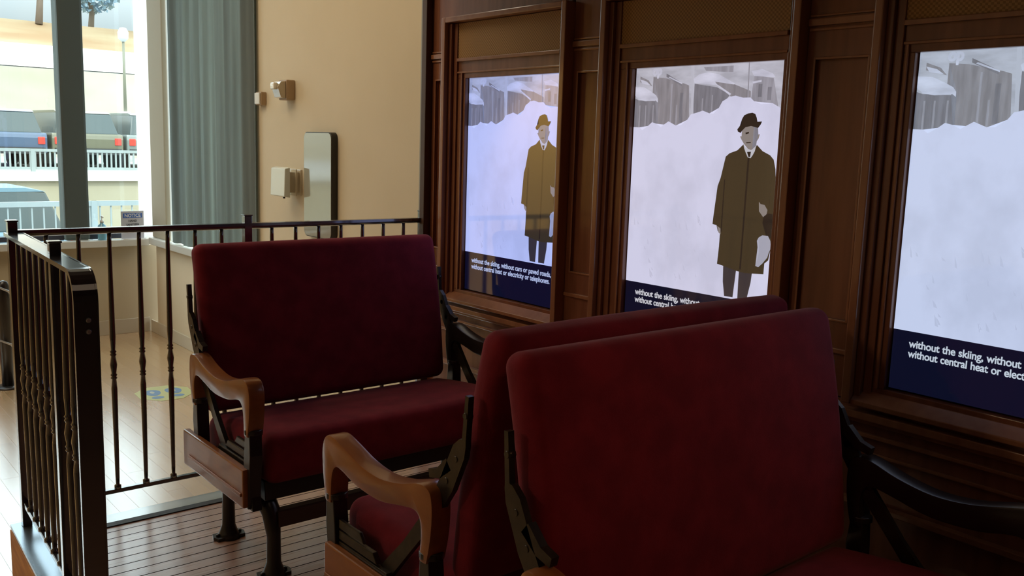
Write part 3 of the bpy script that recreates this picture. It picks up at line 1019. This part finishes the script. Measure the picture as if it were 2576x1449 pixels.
bm = BM()
for (yy, zz) in ((-LN-0.006, 0.935), (-LN-0.006, 0.965)):
    tube(bm, [(0.004, yy+0.002, zz), (0.004, yy-0.004, zz)], [0.008, 0.005], 10)
obj('screw_head', bm, M['metal'], sr)

# ================================================================== THINGS ON THE TAN WALL
st = thing('fire_strobe', 'larger beige fire alarm strobe with clear lens high on the tan wall', 'alarm', (XR, 5.165, 1.725))
wb_ = mat('beige_plastic', (0.42, 0.29, 0.17), 0.5)
boxobj('housing', (-0.055, 0, -0.055, 0.055, -0.058, 0.058), wb_, st, 0.008)
bm = BM()
prism(bm, [(-0.056, -0.05), (-0.056, 0.05), (-0.085, 0.045), (-0.105, 0.015), (-0.085, -0.045)], -0.045, 0.045, 'y')
bm2 = bm
obj('lens_hood', bm2, mat('bronze_clear_plastic', (0.5, 0.42, 0.30), 0.15, coat=1), st, 0.004)
bm = BM()
rbox(bm, (-0.108, 0, 0.020), (0.014, 0.026, 0.020), 0.008, 2)
obj('lens', bm, mat('clear_white_lens', (0.9, 0.88, 0.8), 0.1, coat=1), st)
ws = thing('wall_sensor', 'small beige wall sensor with white face beside the curtain edge', 'sensor', (XR, 5.545, 1.683))
boxobj('housing', (-0.035, 0, -0.042, 0.042, -0.040, 0.040), wb_, ws, 0.005)
boxobj('face_plate', (-0.046, -0.036, -0.034, 0.034, -0.034, 0.034), M['white_paint'], ws, 0.004)
el = thing('wall_lantern', 'square white fixture on a clear bracket, left of the tall panel', 'wall light', (XR, 5.10, 1.19))
M['acryl'] = mat('clear_acrylic', (0.62, 0.55, 0.42), 0.1, coat=1)
boxobj('back_plate', (-0.012, 0, -0.075, 0.075, -0.075, 0.075), M['acryl'], el, 0.004)
bm = BM()
box(bm, -0.085, -0.012, -0.060, -0.050, -0.060, 0.060)
box(bm, -0.085, -0.012, 0.050, 0.060, -0.060, 0.060)
box(bm, -0.085, -0.012, -0.050, 0.050, 0.052, 0.060)
box(bm, -0.085, -0.012, -0.050, 0.050, -0.060, -0.052)
box(bm, -0.040, -0.032, -0.072, 0.072, -0.078, 0.078)
obj('bracket', bm, M['acryl'], el, 0.002)
boxobj('inner_unit', (-0.060, -0.012, -0.045, 0.045, -0.036, 0.040), mat('brown_unit', (0.30, 0.22, 0.14), 0.6), el, 0.006)
bm = BM()
prism(bm, [(-0.118, 0.080), (-0.086, 0.088), (-0.086, -0.088), (-0.124, -0.080)], -0.092, 0.092, 'y')
obj('front_panel', bm, mat('white_diffuser', (0.82, 0.88, 0.82), 0.25), el, 0.004)
bm = BM()
tube(bm, [(-0.10, -0.04, -0.086), (-0.10, -0.04, -0.094)], 0.007, 8)
obj('latch', bm, M['iron'], el)

def rrect(y0, y1, z0, z1, r, n=6):
    pts = []
    for cx_, cz_, a0 in ((y1-r, z1-r, 0), (y0+r, z1-r, PI/2), (y0+r, z0+r, PI), (y1-r, z0+r, 1.5*PI)):
        for k in range(n+1):
            a = a0+k/n*PI/2
            pts.append((cx_+r*math.cos(a), cz_+r*math.sin(a)))
    return pts
mp_ = thing('wall_panel', 'tall glossy pale panel with rounded corners and black edge on the tan wall', 'wall panel', (XR, 4.765, 1.19))
bm = BM()
prism(bm, rrect(-0.165, 0.165, -0.30, 0.295, 0.035), -0.036, 0.0, 'x')
obj('backing', bm, mat('black_edge', (0.02, 0.018, 0.016), 0.4), mp_)
bm = BM()
prism(bm, rrect(-0.160, 0.160, -0.295, 0.290, 0.033), -0.040, -0.0362, 'x')
obj('glass_face', bm, mat('pale_glossy_face', (0.36, 0.36, 0.30), 0.06, coat=1.0, spec=0.8), mp_)

# ================================================================== ON THE BACK SILL AND FLOOR
def mk_text(body, size, m, parent, nm, M4, off=0.0):
    cd = bpy.data.curves.new(nm, 'FONT')
    cd.body = body
    cd.size = size
    cd.offset = off
    cd.align_x = 'CENTER'
    tmp = bpy.data.objects.new('tmp', cd)
    COL.objects.link(tmp)
    bpy.context.view_layer.update()
    me = bpy.data.meshes.new_from_object(tmp)
    bpy.data.objects.remove(tmp)
    me.materials.clear()
    me.materials.append(m)
    o = bpy.data.objects.new(nm, me)
    COL.objects.link(o)
    o.parent = parent
    o.matrix_local = M4
    return o
ns = thing('notice_sign', 'white upright card with blue NOTICE band on the window sill', 'sign', (2.385, 7.715, 0.600), math.radians(6))
boxobj('card', (-0.092, 0.092, -0.004, 0.004, 0, 0.225), mat('white_card', (0.50, 0.50, 0.54), 0.5), ns, 0.002)
boxobj('foot', (-0.092, 0.092, -0.035, 0.025, 0, 0.004), M['white_paint'], ns)
boxobj('blue_band', (-0.078, 0.078, -0.0052, -0.0042, 0.170, 0.208), mat('blue_band', (0.04, 0.12, 0.42), 0.5), ns)
ink = mat('dark_ink', (0.06, 0.06, 0.07), 0.6)
def TM(x, z, y=-0.0058):
    return Matrix(((1, 0, 0, x), (0, 0, -1, y), (0, 1, 0, z), (0, 0, 0, 1)))
mk_text('NOTICE', 0.036, M['white_paint'], ns, 'band_lettering', TM(0, 0.177), 0.0008)
mk_text('HAND', 0.024, ink, ns, 'lettering', TM(0, 0.138), 0.0006)
mk_text('SANITIZER', 0.022, ink, ns, 'lettering', TM(0, 0.108), 0.0006)
sb = thing('sanitizer_bottle', 'pale blue pump bottle on the window sill beside the notice card', 'bottle', (2.150, 7.715, 0.600))
bm = BM()
lathe(bm, [(0.001, 0), (0.032, 0.0), (0.034, 0.01), (0.034, 0.095), (0.030, 0.115), (0.013, 0.130), (0.013, 0.138), (0.001, 0.138)], n=20)
obj('body', bm, mat('blue_gel', (0.16, 0.42, 0.58), 0.15, coat=0.5), sb)
bm = BM()
lathe(bm, [(0.001, 0.138), (0.015, 0.138), (0.015, 0.155), (0.005, 0.158), (0.005, 0.185), (0.001, 0.186)], n=14)
tube(bm, [(0.0, 0.008, 0.186), (0, -0.012, 0.188), (0, -0.038, 0.180)], [0.008, 0.007, 0.004], 8)
obj('pump', bm, M['white_paint'], sb)

fs_ = thing('floor_sticker', 'yellow distancing sticker with blue footprints on the wooden floor beyond the railing', 'sticker', (1.955, 5.795, F), math.radians(-4))
bm = BM()
prism(bm, [(0.165*math.cos(a*PI/4+PI/8)*1.08, 0.165*math.sin(a*PI/4+PI/8)*1.15) for a in range(8)], 0.0004, 0.0012, 'z')
obj('sheet', bm, mat('yellow_vinyl', (0.52, 0.55, 0.26), 0.35), fs_)
M['bluev'] = mat('blue_vinyl', (0.14, 0.27, 0.48), 0.4)
for sx in (-1, 1):
    bm = BM()
    pts = []
    for k in range(20):
        a = k/20*2*PI
        rx = 0.050*(1+0.18*math.sin(a))
        pts.append((sx*0.065+rx*math.cos(a), 0.118*math.sin(a)*0.62+0.030))
    prism(bm, pts, 0.0013, 0.0018, 'z')
    prism(bm, [(sx*0.062+0.038*math.cos(k/12*2*PI), -0.090+0.030*math.sin(k/12*2*PI)) for k in range(12)], 0.0013, 0.0018, 'z')
    obj('footprint', bm, M['bluev'], fs_)
    bm = BM()
    prism(bm, [(sx*0.065+0.014*math.cos(k/12*2*PI), 0.04+0.028*math.sin(k/12*2*PI)) for k in range(12)], 0.0019, 0.0023, 'z')
    obj('footprint_mark', bm, mat('pale_vinyl', (0.5, 0.55, 0.5), 0.4) if 'pale_vinyl' not in bpy.data.materials else bpy.data.materials['pale_vinyl'], fs_)

bp_ = thing('barrier_post', 'short dark barrier post with silver cords at the left edge on the wooden floor', 'barrier', (1.195, 6.45, F))
bm = BM()
lathe(bm, [(0.001, 0.012), (0.034, 0.012), (0.036, 0.60), (0.034, 0.655), (0.024, 0.682), (0.001, 0.690)], n=18)
obj('pole', bm, M['iron'], bp_)
bm = BM()
lathe(bm, [(0.001, 0), (0.085, 0.0), (0.085, 0.008), (0.05, 0.014), (0.001, 0.016)], n=24)
obj('base_disc', bm, mat('dark_base', (0.05, 0.05, 0.055), 0.3, 0.5), bp_)
bm = BM()
for z in (0.625, 0.285):
    tube(bm, [(-0.60, -0.06, z+0.03), (-0.30, -0.055, z-0.02), (-0.036, -0.045, z+0.03), (0.020, -0.045, z), (0.052, -0.03, z-0.055)], 0.007, 8)
obj('cord', bm, M['metal'], bp_)

ch = thing('wooden_chair', 'dark red wooden chair by the window wall, mostly beyond the left edge', 'chair', (1.02, 7.02, F), math.radians(15))
crw = mat('dark_red_wood', (0.16, 0.035, 0.025), 0.35, coat=0.4)
for sx in (-1, 1):
    for sy in (-1, 1):
        bm = BM()
        tube(bm, [(sx*0.19, sy*0.19, 0), (sx*0.17, sy*0.17, 0.44)], [0.014, 0.018], 8)
        obj('leg', bm, crw, ch)
bm = BM()
rbox(bm, (0, 0, 0.455), (0.205, 0.205, 0.016), 0.012, 3)
obj('seat', bm, crw, ch)
bm = BM()
tube(bm, [(-0.18, 0.18, 0.47), (-0.19, 0.21, 0.72), (-0.17, 0.22, 0.80), (-0.10, 0.225, 0.835), (0.10, 0.225, 0.835), (0.17, 0.22, 0.80), (0.19, 0.21, 0.72), (0.18, 0.18, 0.47)], 0.017, 8)
for k in range(5):
    tube(bm, [(-0.12+0.06*k, 0.18, 0.465), (-0.12+0.06*k, 0.222, 0.82)], 0.008, 6)
obj('backrest', bm, crw, ch)

# ================================================================== OUTSIDE
def ground(name, b, m):
    bm = BM()
    box(bm, *b)
    return tag(obj(name, bm, m), kind='structure')
asph = mat('pale_pavement', (0.30, 0.295, 0.28), 0.8, noise=((0.34, 0.33, 0.31), (0.4, 0.4, 0.4)))
ground('outside_ground', (-30, 60, 7.97, 22.0, -1.4, -1.2), asph)
ground('parking_terrace', (-30, 60, 22.3, 36.0, 0.3, 0.5), asph)
beige_w = mat('beige_concrete', (0.34, 0.30, 0.20), 0.85, noise=((0.40, 0.36, 0.26), (0.5, 0.5, 0.8)))
ground('retaining_wall', (-30, 60, 22.0, 22.3, -1.2, 0.36), beige_w)
ground('wall_coping', (-30, 60, 21.9, 22.35, 0.36, 0.55), mat('white_concrete', (0.60, 0.60, 0.56), 0.8))
hillm = mat('dry_hillside', (0.30, 0.27, 0.20), 0.95, noise=((0.36, 0.335, 0.27), (0.25, 0.25, 0.4)))
bm = BM()
prism(bm, [(36.0, 0.4), (38.5, 3.70), (40, 3.75), (40, 0.4)], -30, 60, 'x')
tag(obj('hillside', bm, hillm), kind='structure')
bm = BM()
prism(bm, [(39.5, 3.8), (39.7, 4.65), (41.5, 4.7), (41.5, 3.8)], -30, 60, 'x')
tag(obj('snowy_road_edge', bm, mat('snow_white', (0.92, 0.92, 0.92), 0.8)), kind='structure')
bm = BM()
prism(bm, [(41.6, 4.4), (47.0, 6.25), (60, 6.4), (60, 4.4)], -30, 70, 'x')
tag(obj('upper_slope', bm, mat('rusty_slope', (0.28, 0.17, 0.085), 0.95, noise=((0.36, 0.30, 0.18), (0.15, 0.4, 0.4)))), kind='structure')

def fence(name, label, x0, x1, y, z0, zb, z1, sp, r, m, rail_h):
    t = thing(name, label, 'fence', (x0, y, z0), group='metal fences outside')
    boxobj('top_rail', (0, x1-x0, -0.03, 0.03, z1-z0-rail_h, z1-z0), m, t)
    boxobj('bottom_rail', (0, x1-x0, -0.02, 0.02, zb-z0, zb-z0+0.05), m, t)
    bm = BM()
    box(bm, -r, r, -r, r, zb-z0, z1-z0-rail_h)
    b = obj('baluster', bm, m, t)
    n = int((x1-x0)/sp)
    for k in range(1, n+1):
        c = b.copy()
        c.location = (k*sp, 0, 0)
        COL.objects.link(c)
        c.parent = t
    bm = BM()
    box(bm, -0.04, 0.04, -0.04, 0.04, 0, z1-z0)
    p = obj('post', bm, m, t)
    for k in range(1, int((x1-x0)/2.4)+1):
        c = p.copy()
        c.location = (k*2.4, 0, 0)
        COL.objects.link(c)
        c.parent = t
    return t
fence('metal_fence', 'nearer grey metal fence just outside the window, in front of the blue car', -1.0, 9.0, 14.0, -1.2, -0.9, 0.47, 0.148, 0.009, mat('grey_fence', (0.30, 0.36, 0.38), 0.5), 0.07)
fence('metal_fence', 'farther pale fence on top of the beige retaining wall', 2.4, 10.2, 22.12, 0.55, 0.60, 1.04, 0.098, 0.016, mat('pale_fence', (0.30, 0.34, 0.33), 0.5), 0.06)

M['tyre'] = mat('tyre', (0.03, 0.03, 0.03), 0.8)
M['carglass'] = mat('car_glass', (0.06, 0.08, 0.08), 0.25)
M['tail'] = mat('tail_lamp', (0.75, 0.06, 0.04), 0.2)
M['head'] = mat('pale_lamp', (0.85, 0.85, 0.85), 0.15)
def car(label, loc, rz, paint, h=1.45, wd=1.78, ln=4.4, kind='sedan'):
    """local: +x is the front, origin on the ground"""
    t = thing('car', label, 'car', loc, rz, group='parked cars outside')
    pm = mat('car_paint', tuple(0.75*v for v in paint), 0.35, coat=0.3)
    hl, hw = ln/2, wd/2
    b = h*0.56
    if kind == 'suv':
        low = [(-hl, 0.38), (-hl-0.02, 0.75), (-hl+0.02, b+0.08), (hl-1.15, b+0.04), (hl-0.2, b-0.10), (hl, b-0.28), (hl+0.02, 0.36)]
        cab = [(-hl+0.06, b+0.07), (-hl+0.30, h-0.06), (-hl+0.6, h), (0.55, h), (0.78, h-0.04), (1.35, b+0.02)]
    else:
        low = [(-hl, 0.36), (-hl, b-0.02), (-hl+0.5, b+0.08), (hl-1.3, b+0.05), (hl-0.25, b-0.12), (hl, b-0.3), (hl+0.02, 0.32)]
        cab = [(-hl+0.45, b+0.06), (-hl+1.15, h-0.05), (-hl+1.6, h), (0.35, h), (0.6, h-0.06), (1.25, b+0.03)]
    bm = BM()
    prism(bm, low, -hw, hw, 'y')
    obj('body', bm, pm, t, 0.05)
    bm = BM()
    prism(bm, cab, -hw+0.10, hw-0.10, 'y')
    for v in bm.verts:
        if v.co.z > h-0.2:
            v.co.y *= 0.84
    obj('cabin', bm, M['carglass'], t, 0.03)
    bm = BM()
    top = [p for p in cab if p[1] > h-0.1]
    prism(bm, [(p[0], p[1]+0.012) for p in top]+[(top[-1][0], h-0.05), (top[0][0], h-0.05)], -(hw-0.10)*0.85, (hw-0.10)*0.85, 'y')
    obj('roof', bm, pm, t)
    for sx in (-1, 1):
        for sy in (-1, 1):
            bm = BM()
            tube(bm, [(sx*hl*0.62, sy*(hw-0.20), 0.33), (sx*hl*0.62, sy*(hw+0.01), 0.33)], 0.33, 20)
            obj('wheel', bm, M['tyre'], t)
    for sy in (-1, 1):
        bm = BM()
        ya, yb = sorted((sy*(hw-0.06), sy*(hw-0.36)))
        box(bm, -hl-0.04, -hl+0.03, ya+(0.14 if sy > 0 else 0), yb-(0.14 if sy < 0 else 0), b-0.20, b-0.02)
        obj('tail_lamp', bm, M['tail'], t, 0.02)
        bm = BM()
        box(bm, hl-0.05, hl+0.05, ya, yb, b-0.42, b-0.28)
        obj('head_lamp', bm, M['head'], t, 0.02)
    boxobj('bumper', (-hl-0.07, -hl+0.02, -hw+0.06, hw-0.06, 0.36, 0.52), M['tyre'], t, 0.02)
    return t
car('pale blue car parked close outside, right behind the nearer fence', (1.82, 17.3, -1.2), PI, (0.22, 0.36, 0.44), 1.70, 1.85, 4.5, 'suv')
car('dark blue car with pale roof at the left end of the upper parking row', (4.90, 27.2, 0.5), PI/2, (0.10, 0.15, 0.24), 1.42, 1.75, 4.4, 'suv')
car('red-lamped olive car half hidden behind the dark window mullion', (6.72, 27.2, 0.5), PI/2, (0.20, 0.19, 0.12), 1.44, 1.70, 4.4, 'suv')
car('grey car at the right end of the upper parking row', (8.55, 27.2, 0.5), PI/2, (0.26, 0.30, 0.28), 1.44, 1.80, 4.4, 'suv')

lp = thing('lamp_post', 'slim street lamp post on the slope seen through the window', 'lamp post', (9.78, 32.0, 0.5))
bm = BM()
lathe(bm, [(0.001, 0), (0.20, 0), (0.20, 1.55), (0.14, 1.62), (0.001, 1.62)], n=16)
obj('concrete_base', bm, mat('white_base', (0.9, 0.9, 0.88), 0.7), lp)
bm = BM()
lathe(bm, [(0.055, 1.6), (0.04, 3.85), (0.001, 3.86)], n=10)
obj('pole', bm, mat('pole_grey', (0.22, 0.22, 0.16), 0.5), lp)
bm = BM()
lathe(bm, [(0.06, 3.85), (0.16, 3.95), (0.17, 4.15), (0.10, 4.28), (0.001, 4.30)], n=14)
obj('lantern', bm, mat('lantern_white', (0.75, 0.82, 0.85), 0.3), lp)

def tree(label, loc, h, cr, leaf, nleaf, seed, trunk_r=0.16):
    rnd = random.Random(seed)
    t = thing('tree', label, 'tree', loc, group='trees on the slope outside')
    bm = BM()
    tube(bm, [(0, 0, 0), (0.1, 0, h*0.35), (0.0, 0.05, h*0.6), (0.1, 0, h*0.85)], [trunk_r, trunk_r*0.8, trunk_r*0.5, trunk_r*0.2], 8)
    for k in range(7):
        a = rnd.uniform(0, 2*PI)
        z = h*rnd.uniform(0.4, 0.7)
        tube(bm, [(0.05, 0, z), (math.cos(a)*cr*0.5, math.sin(a)*cr*0.5, z+h*0.12), (math.cos(a)*cr*0.85, math.sin(a)*cr*0.85, z+h*0.18)], [trunk_r*0.4, trunk_r*0.25, 0.02], 6)
    obj('trunk', bm, mat('bark', (0.20, 0.16, 0.13), 0.9), t)
    bm = BM()
    for k in range(nleaf):
        while True:
            v = Vector((rnd.uniform(-1, 1), rnd.uniform(-1, 1), rnd.uniform(-1, 1)))
            if v.length < 1:
                break
        c = Vector((v.x*cr, v.y*cr, h*0.68+v.z*h*0.36))
        a = Vector((rnd.uniform(-1, 1), rnd.uniform(-1, 1), rnd.uniform(-1, 1))).normalized()*0.14
        b = a.cross(Vector((rnd.uniform(-1, 1), rnd.uniform(-1, 1), rnd.uniform(-1, 1)))).normalized()*0.09
        bm.faces.new([bm.verts.new(c+p) for p in (-a, b, a, -b)])
    obj('foliage', bm, mat('foliage', leaf, 0.8), t)
    return t
tree('leafy green tree right of the lamp post, above the slope', (15.6, 46.0, 5.9), 4.6, 1.9, (0.20, 0.33, 0.22), 1500, 4)
tree('pale bare-looking tree at the upper left of the window view', (10.6, 46.5, 6.1), 3.6, 1.5, (0.42, 0.44, 0.30), 300, 9)
tree('bluish tree between the window mullion and the green tree', (14.0, 51.0, 6.2), 3.4, 1.5, (0.26, 0.38, 0.48), 1200, 12)
